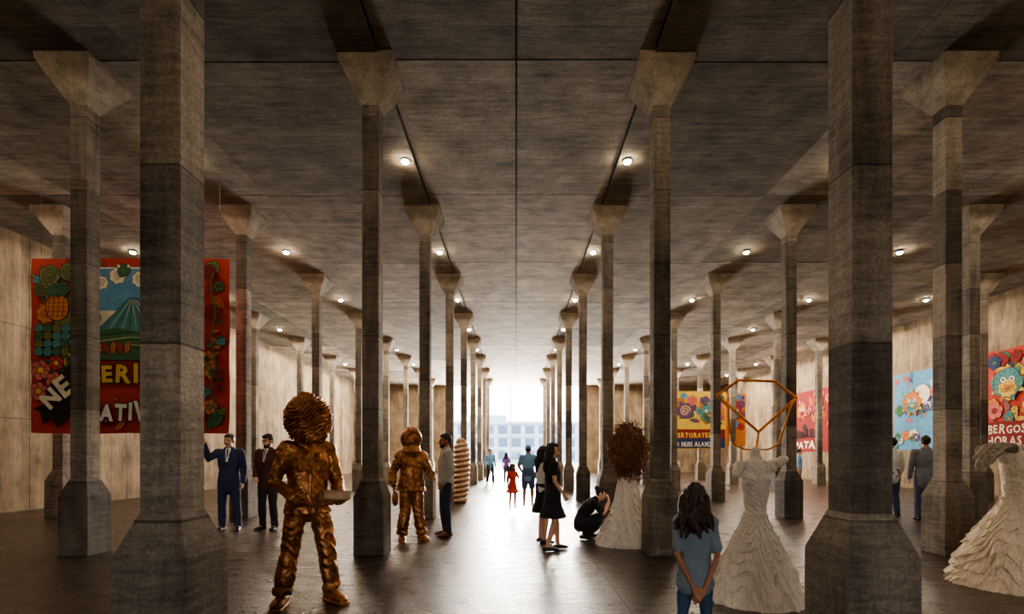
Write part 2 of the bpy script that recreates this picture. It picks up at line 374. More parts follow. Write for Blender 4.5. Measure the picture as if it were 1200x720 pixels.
def person(name,label,loc,yaw,Ht,pose={},fem=False,voxel=.0085,skin=None,hair='short',hairm=None,hs=1.0,top=None,bottom=None,skirt=None,shoes=None,shirt=None,tie=None,beard=False,hat=None,w=None,sh_sc=1,lw=1):
    skin=skin or M_skin; hairm=hairm or M_hair
    k,J=skel(Ht,pose); w=w or ((.88,1.0,.86) if fem else (1.02,1,1.04))
    if fem or sh_sc!=1:
        sc=sh_sc if sh_sc!=1 else .9
        for s in ('shL','shR'): J[s]=V((J[s].x*sc,J[s].y,J[s].z))
    e=empty(name,label,'person',loc,yaw)
    g,M=body_geo(J,k,w,fem,hs,True,lw); Mi=M.inverted()
    def mf(c):
        p=Mi@c
        if p.y<-.06 and abs(p.x)<.06 and abs(p.z)<.12:
            if abs(abs(p.x)-.031)<.0125 and abs(p.z-.006)<.006: return 1
            if abs(abs(p.x)-.031)<.018 and abs(p.z-.03)<.0045: return 3
            if abs(p.x)<.024 and abs(p.z+.064)<.008: return 2
        return 0
    bake(g,'body',[skin,M_eye,M_lip,hairm],voxel,e,2,None,mf)
    vx=max(voxel,.0085)
    if bottom:
        g=G(); inf=bottom.get('inf',.014)*k; up=(J['waist']-J['pelvis']).normalized()
        g.tube([J['pelvis']-up*.06*k,J['pelvis'],lerp(J['pelvis'],J['waist'],.75)],[(.152*w[1]*k+inf,.106*k+inf),(.166*w[1]*k+inf,.114*k+inf),(.145*w[2]*k+inf,.104*k+inf)],n=20,rnd=True)
        for s in 'LR': leg(g,J,k,s,inf,bottom.get('frac',1),lw,bottom.get('flare',.012))
        bake(g,bottom.get('name','trousers'),bottom['m'],vx,e,3,fold(.007*k,11,loc[0]))
    if skirt:
        g=G(); z=skirt['z']; inf=.015*k
        p=[J['waist'],J['pelvis'],V((0,0,lerp(J['pelvis'].z,z*k,.5))),V((0,0,z*k))]
        g.tube(p,[(.145*k*w[2]+inf,.1*k+inf),(.168*k+inf,.118*k+inf),(.185*k+inf,.14*k+inf),(.2*k+inf+skirt.get('fl',.02),.165*k+inf+skirt.get('fl',.02))],n=24,rnd=False)
        bake(g,'skirt',skirt['m'],vx,e,2,fold(.012*k,9,1))
    if top:
        g=G(); inf=top.get('inf',.016)*k
        torso(g,J,k,w,inf,top.get('low',.05))
        for s in 'LR': arm(g,J,k,s,inf*.8,top.get('sleeve',1),lw)
        if top.get('collar'): g.tube([lerp(J['chest'],J['neck'],.85),lerp(J['neck'],J['head'],.15)],[(.085*k,.075*k),(.066*k,.062*k)],n=16,rnd=False)
        bake(g,top['name'],top['m'],vx,e,3,fold(.007*k,11,loc[1]))
    if shirt:
        n0=J['neck']; c0=J['chest']; g=G(); f=.105*k
        g.tube([n0+V((0,-.062*k,.015*k)),lerp(c0,n0,.55)+V((0,-.098*k,0)),c0+V((0,-.123*k,0)),c0+V((0,-.124*k,-.09*k))],[(.045*k,.015*k),(.042*k,.016*k),(.026*k,.014*k),(.006*k,.01*k)],n=10)
        obj(g,'shirt_front',shirt,e,smooth=True)
        if tie:
            g=G(); g.tube([n0+V((0,-.082*k,.0)),lerp(c0,n0,.55)+V((0,-.112*k,0)),c0+V((0,-.136*k,-.07*k))],[(.014*k,.008*k),(.012*k,.008*k),(.017*k,.008*k)],n=8); obj(g,'tie',tie,e,smooth=True)
    if shoes:
        for s in 'LR':
            g=G(); t=V(J['toe'+s]).normalized(); a=J['ank'+s]; sd=t.cross(V((0,0,1)))
            g.tube([a-t*.045*k+V((0,0,-.045*k)),a+t*.04*k+V((0,0,-.04*k)),a+t*.12*k+V((0,0,-.052*k)),a+t*.17*k+V((0,0,-.058*k))],[(.040*k,.040*k),(.044*k,.043*k),(.048*k,.032*k),(.036*k,.024*k)],ref=sd,n=14)
            bake(g,'shoe',shoes,.0085,e,2)
    def HE(g,c,r,rx=0): g.ell(M@V(c),r,M.to_3x3()@Matrix.Rotation(math.radians(rx),3,'X'))
    if hair:
        g=G(); HE(g,(0,.024,.034),(.084,.098,.104))
        HE(g,(0,-.035,.085),(.06,.05,.04))
        if hair in('long','wavy'):
            a=.34 if hair=='long' else .2; ww=1 if hair=='long' else 1.25
            pp=[(0,.06,.03),(0,.085,-.08),(0,.1,-.15),(0,.09,-a)]
            g.tube([M@V(p) for p in pp],[(.085*k*hs*ww*.95,.06*k*hs),(.09*k*hs*ww,.055*k*hs),(.085*k*hs*ww,.045*k*hs),(.06*k*hs*ww,.03*k*hs)],ref=M.to_3x3()@V((1,0,0)),n=16)
            for sx in (-1,1): g.tube([M@V((sx*.065,.02,.03)),M@V((sx*.082,.03,-.08)),M@V((sx*.09,.05,-a+.02))],[.03*k*hs,.034*k*hs,.02*k*hs],n=8)
            if hair=='wavy':
                rr=random.Random(3)
                for i in range(26):
                    x=rr.uniform(-.12,.12); y=.05+rr.uniform(0,.06); z0=rr.uniform(-.12,.0); L=rr.uniform(.1,.17)
                    g.tube([M@V((x*.8,y,z0)),M@V((x+rr.uniform(-.02,.02),y+.03,z0-L*.5)),M@V((x*1.15+rr.uniform(-.03,.03),y+.015,z0-L))],[.022*k*hs,.018*k*hs,.008*k*hs],n=8)
        if hair=='bun': HE(g,(0,.12,.06),(.045,.045,.045))
        amp=.014 if hair in('wavy','long') else .006
        bake(g,'hair',hairm,.0065 if hair=='wavy' else .008,e,1,lambda c:amp*k*noise.noise(V((c.x*45,c.y*45,c.z*10)))*1.8)
    if beard:
        g=G(); HE(g,(0,-.05,-.085),(.05,.05,.045)); HE(g,(0,-.02,-.06),(.066,.05,.04)); bake(g,'beard',hairm,.007,e,2)
    if hat:
        g=G(); HE(g,(0,.01,.08),(.09,.105,.075)); HE(g,(0,-.0,.055),(.13,.15,.014)); bake(g,'hat',hat,.008,e,1)
    return e
navy=simple('navy_suit_wool',(54,62,96),.8,0,.15,50,.2); brown=simple('brown_suit_wool',(92,55,50),.8,0,.15,50,.2)
white=simple('white_cotton',(232,229,222),.8,0,.05,40,.1); tiem=simple('dark_red_tie',(80,25,28),.6); tieb=simple('dark_blue_tie',(20,25,45),.6)
blk=simple('black_leather',(24,20,19),.35); brnl=simple('tan_leather',(110,72,45),.5)
grey=simple('grey_knit',(176,172,162),.9,0,.12,60,.3); jean=simple('dark_denim',(44,50,70),.85,0,.2,60,.2)
black=simple('black_cotton',(34,33,40),.85,0,.2,30,.2); tee=simple('dusky_blue_jersey',(122,134,144),.9,0,.12,40,.2)
bjean=simple('blue_denim',(62,84,112),.85,0,.25,60,.25); lblue=simple('light_blue_cotton',(130,178,218),.85); shorts=simple('blue_shorts_cloth',(80,104,146),.85)
red=simple('coral_red_cotton',(215,80,75),.8); purple=simple('purple_cotton',(135,90,165),.8); charcoal=simple('grey_suit_wool',(130,131,138),.85); slate=simple('slate_trouser_wool',(74,82,108),.85)
suit={'low':.16,'sleeve':1,'inf':.022,'name':'jacket','collar':True}
person('person','man in navy suit with one arm raised pointing at the mural',(-5.48,9.45,0),12,1.84,
 {'elR':(-.29,-.14,1.30),'wrR':(-.30,-.26,1.54),'hdR':(-.25,-.35,1),'hnR':(0,-1,0),'curlR':6,'yaw':-8,'wrL':(.25,-.08,.88),'kneeL':(.13,-.03,.49),'ankL':(.15,0,.085)},
 top=dict(suit,m=navy),bottom={'m':navy},shoes=blk,shirt=white,tie=tieb)
person('person','bearded man in dark brown suit standing with head bowed',(-4.76,9.5,0),-10,1.84,
 {'elR':(-.25,.02,1.13),'wrR':(-.13,-.18,.98),'hdR':(.5,-.5,-.4),'hnR':(0,.6,-1),'yaw':-15,'pitch':12,'elL':(.25,.02,1.13),'wrL':(.24,-.1,.9)},
 top=dict(suit,m=brown),bottom={'m':simple('dark_trouser_wool',(56,52,60),.8)},shoes=blk,shirt=white,tie=tiem,beard=True)
person('person','dark-haired man in grey sweater and dark jeans, hand in pocket',(-1.26,8.85,0),-72,1.82,
 {'elR':(-.27,.08,1.14),'wrR':(-.2,-.05,.93),'hdR':(.3,-.3,-.8),'elL':(.26,.06,1.13),'wrL':(.2,-.08,.92),'hdL':(-.2,-.3,-.8),'pitch':2},
 skin=M_skin2,top={'m':grey,'name':'sweater','low':.1,'inf':.024,'collar':True},bottom={'m':jean},shoes=brnl,beard=True)
person('person','woman in plain black knee-length dress with long dark hair',(.55,7.5,0),96,1.62,
 {'elL':(.21,-.02,1.13),'wrL':(.17,-.17,.96),'hdL':(-.2,-.5,-.3),'hnL':(-1,0,-.2),'elR':(-.21,.0,1.13),'wrR':(-.19,-.14,.93),'hdR':(.1,-.4,-.6),'ankL':(.08,-.1,.085),'kneeL':(.09,-.07,.49),'ankR':(-.08,.1,.085),'pitch':6},
 fem=True,hair='long',top={'m':black,'name':'dress_top','sleeve':.3,'low':.0,'inf':.02},skirt={'m':black,'z':.54,'fl':.05},shoes=blk)
person('person','woman in white blouse and black skirt standing behind a companion',(.44,8.12,0),105,1.58,
 {'elL':(.21,.0,1.13),'wrL':(.2,-.1,.92),'pitch':4},fem=True,hair='long',top={'m':white,'name':'blouse','sleeve':.5,'low':.02},skirt={'m':black,'z':.56,'fl':.03},shoes=blk)
person('person','crouching woman in black with hair bun and hands at face',(1.26,8.55,0),78,1.62,
 {'pelvis':(0,.16,.30),'waist':(0,.13,.44),'chest':(0,0,.60),'neck':(0,-.13,.74),'head':(0,-.22,.84),'pitch':24,
 'hipL':(.09,.15,.27),'hipR':(-.09,.15,.27),'kneeL':(.14,-.25,.42),'kneeR':(-.12,-.22,.30),'ankL':(.12,.0,.085),'ankR':(-.12,.1,.09),
 'shL':(.16,-.08,.68),'shR':(-.16,-.08,.68),'elL':(.15,-.28,.50),'elR':(-.15,-.28,.48),'wrL':(.05,-.36,.70),'wrR':(-.05,-.36,.68),'hdL':(-.2,.1,1),'hdR':(.2,.1,1),'hnL':(0,1,0),'hnR':(0,1,0)},
 fem=True,hair='bun',top={'m':black,'name':'top','sleeve':.5,'low':.05,'inf':.014},bottom={'m':black,'inf':.02,'frac':.99},shoes=blk)
person('person','girl in dusky blue shirt and jeans, hands clasped behind her back',(1.19,3.3,0),174,1.24,
 {'elL':(.18,.10,1.12),'elR':(-.18,.10,1.12),'wrL':(.05,.16,.84),'wrR':(-.04,.16,.80),'hdL':(-.5,.05,-.8),'hdR':(.6,.1,-.7),'hnL':(0,-1,0),'hnR':(0,-1,0),'curlL':30,'curlR':30,'yaw':-18,'pitch':8,'head':(0,-.01,1.60)},
 fem=True,voxel=.006,skin=M_skin2,hs=1.27,hair='wavy',hairm=M_hairb,top={'m':tee,'name':'t_shirt','sleeve':.5,'low':.1,'inf':.028},bottom={'m':bjean,'inf':.008},shoes=white,lw=.78,w=(.72,.76,.84),sh_sc=.72)
person('person','person in light blue t-shirt, shorts and hat seen from behind',(.34,14.1,0),175,1.70,
 {'elL':(.28,0,1.15),'wrL':(.2,-.14,1.0)},voxel=.011,skin=M_skin2,top={'m':lblue,'name':'t_shirt','sleeve':.5,'low':.12,'inf':.025},bottom={'m':shorts,'frac':.5,'inf':.03},shoes=white,hat=lblue)
person('child','small child in coral red dress holding an adult hand',(-.10,13.6,0),30,1.17,{'wrL':(.33,.05,1.1),'elL':(.3,0,1.2)},fem=True,voxel=.01,hs=1.25,skin=M_skin2,hair='long',
 top={'m':red,'name':'top','sleeve':.5,'low':.0},skirt={'m':red,'z':.6,'fl':.07},shoes=blk)
person('child','small child in purple top and blue shorts',(.68,14.7,0),160,1.1,{},fem=True,voxel=.01,hs=1.25,skin=M_skin2,hair='long',
 top={'m':purple,'name':'top','sleeve':.5,'low':.05},bottom={'m':shorts,'frac':.5,'inf':.03},shoes=white)
person('person','visitor in blue shirt and dark trousers walking',(-1.3,24.7,0),20,1.72,{'kneeL':(.1,-.15,.5),'ankL':(.1,-.2,.085),'ankR':(-.1,.2,.1),'kneeR':(-.1,.02,.48)},voxel=.013,top={'m':lblue,'name':'shirt','sleeve':1,'low':.1},bottom={'m':jean},shoes=blk)
person('person','visitor in purple top and dark trousers standing',(-.52,26,0),150,1.55,{},fem=True,voxel=.013,hair='long',top={'m':purple,'name':'top','sleeve':.5},bottom={'m':jean},shoes=blk)
person('person','man in grey suit jacket seen from behind facing the poster',(8.97,10.85,0),150,1.86,
 {'elR':(-.26,.02,1.13),'wrR':(-.16,-.14,1.0)},voxel=.01,top=dict(suit,m=charcoal),bottom={'m':slate},shoes=blk,hairm=M_hairb)
person('person','man in white shirt and dark trousers seen from behind',(8.80,11.6,0),190,1.84,{},voxel=.01,top={'m':white,'name':'shirt','sleeve':1,'low':.1},bottom={'m':slate},shoes=blk)
person('person','visitor in light blue shirt standing with arms lowered',(12.35,21.6,0),60,1.68,{},voxel=.012,top={'m':lblue,'name':'shirt','sleeve':1,'low':.1},bottom={'m':simple('beige_cotton',(170,150,125),.8)},shoes=brnl)
# ---------------------------------------------------------------- bronze sculptures
def bronze_body(e,Ht,pose,boots=True,amp=.013,bulk=1.0):
    k,J=skel(Ht,pose); w=(.98,.96,1.0)
    g,M=body_geo(J,k,w,False,1,True,1.0)
    bake(g,'body',M_brz,.0068,e,2)
    for s in 'LR':
        t=V(J['toe'+s]).normalized(); a=J['ank'+s]; g=G()
        g.tube([a-t*.05*k+V((0,0,-.04*k)),a+t*.05*k+V((0,0,-.035*k)),a+t*.16*k+V((0,0,-.045*k)),a+t*.2*k+V((0,0,-.052*k))],[(.055*k,.047*k),(.056*k,.05*k),(.062*k,.04*k),(.045*k,.03*k)],ref=t.cross(V((0,0,1))),n=14)
        sole=[a-t*.085*k+V((0,0,-.078*k)),a+t*.05*k+V((0,0,-.078*k)),a+t*.22*k+V((0,0,-.078*k))]
        g.tube(sole,[(.055*k,.014*k),(.066*k,.014*k),(.058*k,.014*k)],ref=t.cross(V((0,0,1))),n=14)
        for q in range(3): 
            c=a+t*(.03+.03*q)*k+V((0,0,.018*k-.009*q*k)); sdv=t.cross(V((0,0,1))); g.tube([c-sdv*.028*k,c+sdv*.028*k],[.007*k]*2,n=6)
        bake(g,'shoe',M_brz,.006,e,1)
    sd=Ht*3+e.location.x
    def d(c):
        n=noise.noise(V((c.x*5+c.z*3+sd,c.y*5,c.z*5))); n2=noise.noise(V((c.x*6+5,c.y*6+sd,c.z*13+c.x*11))); n3=noise.noise(V((c.x*13+5,c.y*13+sd,c.z*22-c.x*14)))
        return amp*(n*.6+(.3-math.sqrt(n2*n2+.004)*2.0)*1.0+(.2-math.sqrt(n3*n3+.004)*1.6)*.4)
    g=G(); inf=.03*k*bulk
    g.tube([J['pelvis']-V((0,0,.06*k)),J['pelvis'],lerp(J['pelvis'],J['waist'],.75)],[(.15*k+inf,.105*k+inf),(.155*k+inf,.11*k+inf),(.14*k+inf,.1*k+inf)],n=20)
    for s in 'LR':
        h,kn,an=J['hip'+s],J['knee'+s],J['ank'+s]; b=bulk
        g.tube([h,lerp(h,kn,.5),kn,lerp(kn,an,.35),lerp(kn,an,.62),lerp(kn,an,.78),lerp(kn,an,.86),lerp(kn,an,.98)],[.102*k*b,.1*k*b,.088*k*b,.09*k*b,.094*k*b,.084*k*b,.098*k*b,.085*k*b],n=16,rnd=False)
    bake(g,'trousers',M_brz,.0068,e,2,d)
    g=G(); torso(g,J,k,w,.034*k*bulk,.02)
    g.tube([J['pelvis']-V((0,0,.10*k)),J['pelvis']+V((0,0,-.03*k)),J['waist'],lerp(J['waist'],J['chest'],.5)],[(.228*k*bulk,.185*k*bulk),(.216*k*bulk,.172*k*bulk),(.18*k*bulk,.142*k*bulk),(.185*k,.14*k)],n=24,rnd=False)
    for s in 'LR':
        a,el,wr=J['sh'+s],J['el'+s],J['wr'+s]; b=bulk
        g.tube([a,lerp(a,el,.5),el,lerp(el,wr,.45),lerp(el,wr,.74)],[.08*k*b,.072*k*b,.07*k*b,.064*k*b,.066*k*b],n=14,rnd=False)
        g.tube([lerp(el,wr,.70),lerp(el,wr,.95)],[.054*k,.056*k],n=14,rnd=False)
        g.tube([lerp(J['chest'],J['neck'],.5),a],[.095*k,.082*k],n=12)
        sx=1 if s=='L' else -1
        pc_=J['chest']+V((sx*.085*k,-.135*k,-.0)); g.box(tuple(pc_-V((.045*k,.022*k,.05*k))),tuple(pc_+V((.045*k,.02*k,.05*k))))
        pc_=J['pelvis']+V((sx*.12*k,-.155*k,.03*k)); g.box(tuple(pc_-V((.055*k,.025*k,.06*k))),tuple(pc_+V((.055*k,.03*k,.06*k))))
        g.tube([lerp(J['chest'],J['neck'],.95)+V((sx*.07*k,-.03*k,0)),J['chest']+V((sx*.045*k,-.15*k,.06*k))],[(.035*k,.014*k),(.03*k,.012*k)],n=8)
    g.tube([J['pelvis']+V((0,-.185*k*bulk,-.09*k)),J['waist']+V((0,-.148*k,0)),J['chest']+V((0,-.155*k,0))],[(.018*k,.013*k)]*3,n=8)
    g.tube([lerp(J['chest'],J['neck'],.8),lerp(J['neck'],J['head'],.4)],[(.125*k,.11*k),(.1*k,.1*k)],n=18,rnd=False)
    bake(g,'jacket',M_brz,.0066,e,1,d)
    return k,J,M
b1=empty('bronze_sculpture','bronze figure in creased jacket with swirled layered head holding a box','sculpture',(-2.05,4.87,0),40)
k,J,M=bronze_body(b1,1.86,{'elR':(-.29,-.0,1.12),'wrR':(-.12,-.22,.93),'hdR':(.6,-.8,-.15),'hnR':(.3,-.2,1),'curlR':14,
  'elL':(.27,.0,1.12),'wrL':(.20,-.24,.93),'hdL':(-.1,-1,.0),'hnL':(-.3,0,1),'curlL':18,
  'ankL':(.19,-.08,.085),'kneeL':(.15,-.07,.49),'ankR':(-.21,.06,.085),'kneeR':(-.155,.01,.49),'toeL':(.2,-1,0),'toeR':(-.6,-1,0),'head':(0,-.01,1.62)},bulk=.95)
def ridged(rx,ry,rz,c,rows,tilt,amp,seed=0,nu=320,nv=260,strand=.05):
    vs=[];fs=[]
    for i in range(nv+1):
        th=math.pi*i/nv
        for j in range(nu):
            ph=2*math.pi*j/nu
            d=V((math.sin(th)*math.cos(ph),math.sin(th)*math.sin(ph),math.cos(th)))
            t=d.z*rows*.5+d.x*tilt+1.2*noise.noise(d*1.6+V((seed,0,0)))
            fr=t-math.floor(t); r=1+amp*(math.sin(fr*math.pi)**.6)-amp*.5+strand*noise.noise(V((d.x*4,d.y*4,math.floor(t)*7.3)))+.016*math.sin(t*6.283*4)
            vs.append((c[0]+d.x*rx*r,c[1]+d.y*ry*r,c[2]+d.z*rz*r))
    for i in range(nv):
        for j in range(nu):
            q=(j+1)%nu; fs.append((i*nu+j,(i+1)*nu+j,(i+1)*nu+q,i*nu+q))
    g=G(); g.add(vs,fs); return g
obj(ridged(.21,.21,.245,(.0,-.02,1.79),14,-3.6,.14,strand=.12),'headdress',M_brz,b1,smooth=True,label='tall head of finely swirled overlapping bronze layers')
g=G(); g.box((-.12,-.09,-.035),(.12,.09,.03)); g.box((-.13,-.1,.03),(.13,.1,.045)); g.box((-.06,-.05,.045),(.06,.05,.055))
bm=bmesh.new(); me=g.mesh('box'); bm.from_mesh(me); bmesh.ops.bevel(bm,geom=bm.edges[:],offset=.005,segments=2,affect='EDGES'); bm.to_mesh(me); bm.free()
o=obj(me,'box',M_brz2,b1,label='pale bronze box'); o.location=(.12,-.40,1.055); o.rotation_euler=(math.radians(-12),math.radians(5),math.radians(-5))
b2=empty('bronze_sculpture','bronze figure in bulky suit with rounded open-faced helmet','sculpture',(-1.78,8.4,0),25)
k,J,M=bronze_body(b2,1.78,{'elR':(-.30,.03,1.13),'wrR':(-.31,-.1,.9),'elL':(.31,.0,1.14),'wrL':(.27,-.27,1.08),'hdL':(.1,-1,-.25),'hnL':(-.3,0,-1),'ankL':(.16,-.05,.085),'ankR':(-.15,.03,.085)},bulk=1.08)
g=G(); g.ell((0,.02,1.72),(.18,.19,.205),n=24); L=[]
for i in range(25):
    a=2*math.pi*i/24; L.append((.13*math.cos(a),-.125-.02*math.sin(a),1.71+.12*math.sin(a)))
g.tube(L,[.02]*25,n=8,rnd=False)
g.tube([(0,0,1.50),(0,0,1.57)],[(.17,.16),(.145,.145)],n=20)
bake(g,'helmet',M_brz,.007,b2,1)
g=ridged(.05,.06,.1,(-.3,-.14,.72),5,.5,.3,nu=60,nv=60); obj(g,'pouch',M_brz,b2,smooth=True)
b3=empty('bronze_sculpture','tall rounded pale bronze form wrapped in horizontal ridged bands','sculpture',(-1.68,14.85,0))
R=[];NN=170
for i in range(NN+1):
    t=i/NN; z=t*1.96; r=.26*(.78+.22*math.sin(min(1,t/.7)*math.pi*.5))
    if t>.72: r*=math.sqrt(max(.004,1-((t-.72)/.28)**2))
    fr=(t*13)%1; r*=(.84+.18*math.sin(fr*math.pi)); r=max(r,.015)
    R.append([V((.05*math.sin(t*3)+r*math.cos(-2*math.pi*j/40),r*.9*math.sin(-2*math.pi*j/40),z+.04*math.cos(2*math.pi*j/40)*(t>.03)*(t<.95))) for j in range(40)])
g=G(); g.rings([list(reversed(r)) for r in R]); obj(g,'banded_form',M_brz2,b3,smooth=True)
# ---------------------------------------------------------------- dress sculptures
def gown(e,prof,mat,name,amp,seed,sx=1,train=(0,0),nu=460,nv=340,ruf=1.0,crum=1.0):
    zmax=prof[-1][0]; z0=prof[0][0]; vs=[];fs=[]
    def R(z):
        for a,b in zip(prof,prof[1:]):
            if z<=b[0]:
                t=(z-a[0])/(b[0]-a[0]); return a[1]+(b[1]-a[1])*t
        return prof[-1][1]
    def Rs(z): return sum(R(min(max(z+d,z0),zmax)) for d in (-.06,-.03,0,.03,.06))/5
    for i in range(nv+1):
        z=z0+(zmax-z0)*i/nv; r0=Rs(z); f=max(0,1-(z-z0)/.8)
        for j in range(nu):
            a=-2*math.pi*j/nu; d=V((math.cos(a),math.sin(a),0))
            am=amp*(.3+.7*min(1,f*1.5))
            a2=a+.9*(z-z0)
            pl=noise.noise(V((math.cos(a2)*5+seed,math.sin(a2)*5,z*.8)))*1.6
            u=z*8.0+2.6*math.cos(a+seed)+2.2*noise.noise(V((d.x*2.2,d.y*2.2,z*1.5+seed))); fl=math.floor(u); lay=u-fl
            rufn=noise.noise(V((math.cos(a)*16,math.sin(a)*16,fl*3.7+seed)))*1.4+.5*noise.noise(V((math.cos(a)*38,math.sin(a)*38,fl*5.1)))
            c2=noise.noise(V((d.x*r0*26+seed,d.y*r0*26,z*18)))
            rr=r0+am*(pl*1.0+(((1-lay)**1.4)*(1.0+rufn*.9)-.5)*ruf+c2*.22*crum)
            k=f*f; vs.append((d.x*rr*sx+train[0]*k,d.y*rr+train[1]*k,z))
    for i in range(nv):
        for j in range(nu):
            q=(j+1)%nu; fs.append((i*nu+j,(i+1)*nu+j,(i+1)*nu+q,i*nu+q))
    fs.append(tuple(range(nv*nu,nv*nu+nu))[::-1]); fs.append(tuple(range(nu)))
    g=G(); g.add(vs,fs); return obj(g,name,mat,e,smooth=True)
d1=empty('dress_sculpture','ivory ruffled gown on headless form crowned with gold wire gem frame','sculpture',(2.43,5.03,0),-8)
gown(d1,[(0.0,.48),(.08,.43),(.3,.34),(.5,.255),(.65,.185),(.8,.115),(.86,.10)],M_white,'skirt',.028,1,train=(-.03,-.05))
g=G(); g.tube([(0,0,.80),(0,0,.92),(0,-.01,1.08),(0,-.01,1.22),(0,0,1.32)],[(.10,.08),(.10,.082),(.12,.095),(.14,.105),(.135,.095)],n=20)
for sx in (-1,1): g.ell((sx*.065,-.075,1.2),(.06,.05,.06)); g.ell((sx*.15,0,1.33),(.06,.065,.065)); 
g.tube([(-.15,0,1.33),(-.20,-.05,1.25)],[.05,.038]); g.tube([(.15,-.0,1.34),(.25,-.06,1.40)],[.05,.04])
g.tube([(0,0,1.3),(0,0,1.48)],[(.08,.065),(.045,.045)]); 
def bod(c): return .006*(1-abs(noise.noise(V((c.x*9,c.y*9,c.z*20+c.x*14))))*3)+.003*(1-abs(noise.noise(c*27))*3)
bake(g,'bodice',M_white,.0065,d1,1,bod)
g=G(); A=[(-.37,0,2.06),(-.16,0,2.21),(.19,0,2.19),(.39,0,2.02),(.03,0,1.68)]
RW=.014
def wire(g,a,b,r=RW): g.tube([a,b],[r,r],n=8)
for i in range(5): wire(g,A[i],A[(i+1)%5])
g.tube([(-.28,-.05,1.93),(-.26,-.05,1.70),(-.2,0,1.55),(-.1,0,1.50),(.12,0,1.50),(.22,0,1.55)],[.010]*6,n=8); g.tube([(.22,0,1.55),(.32,-.05,1.93)],[.010]*2,n=8)
wire(g,A[0],(-.28,-.05,1.93),.010); wire(g,A[3],(.32,-.05,1.93),.010)
g.tube([(0.0,0,1.45),(.03,0,1.68)],[.012,.011],n=8)
obj(g,'gem_frame',M_gold,d1,smooth=True,label='gold wire frame in the shape of a cut gem')
d2=empty('dress_sculpture','cream ball gown on headless form with grey-brown winged shoulders','sculpture',(5.55,5.5,0),10)
gown(d2,[(0.0,.62),(.08,.56),(.3,.48),(.55,.36),(.75,.24),(.92,.13),(.98,.115)],M_cream,'skirt',.034,5)
g=G(); g.tube([(0,0,.9),(0,0,1.0),(0,-.01,1.15),(0,-.01,1.3),(0,0,1.4)],[(.115,.1),(.12,.1),(.14,.11),(.16,.12),(.155,.11)],n=20)
g.tube([(0,0,1.38),(0,0,1.52)],[(.09,.07),(.05,.05)])
for sx in (-1,1): g.ell((sx*.07,-.085,1.27),(.065,.05,.06)); g.tube([(sx*.14,0,1.42),(sx*.22,-.03,1.42)],[(.07,.07),(.06,.06)],n=16)
bake(g,'bodice',M_cream,.0075,d2,1,bod)
for sx in (-1,1):
    g=G(); g.tube([(sx*.08,0,1.49),(sx*.22,-.02,1.545),(sx*.38,-.05,1.53),(sx*.52,-.08,1.43),(sx*.60,-.1,1.27)],[(.03,.09),(.035,.13),(.03,.14),(.024,.11),(.01,.04)],ref=(0,0,1),n=20)
    bake(g,'winged_shoulder',M_drape,.0065,d2,1,lambda c:.009*math.sin(c.y*90+6*noise.noise(c*5)),label='grey-brown pleated wing-like shoulder')
d3=empty('dress_sculpture','ivory feathered skirt topped by a big tangled brown fibre mass','sculpture',(1.80,8.0,0))
gown(d3,[(0.0,.46),(.15,.41),(.4,.32),(.7,.22),(1.0,.15),(1.25,.11)],M_white,'skirt',.045,9,train=(-.05,0))
g=G(); g.ell((0,0,1.50),(.22,.22,.42),n=16)
for i in range(720):
    a=random.uniform(0,2*math.pi); zz=random.uniform(-1,1); s=math.sqrt(1-zz*zz)
    d=V((s*math.cos(a),s*math.sin(a),zz)); c=V((d.x*.22,d.y*.22,1.5+d.z*.4)); t=V((random.uniform(-1,1),random.uniform(-1,1),random.uniform(-1,.4))); t=(t-d*t.dot(d)).normalized()
    pts=[];p=c.copy()
    for q in range(6):
        pts.append(p.copy()); p=p+t*.042+d*(.036-.014*q); t=(t+V((random.uniform(-.8,.8),random.uniform(-.8,.8),random.uniform(-.9,.5)))).normalized()
    w0=random.uniform(.005,.010); g.tube(pts,[(w0,w0*.5)]*5+[w0*.4],n=5)
obj(g,'fibre_mass',M_tangle,d3,smooth=True,label='tangled brown fibre curls')
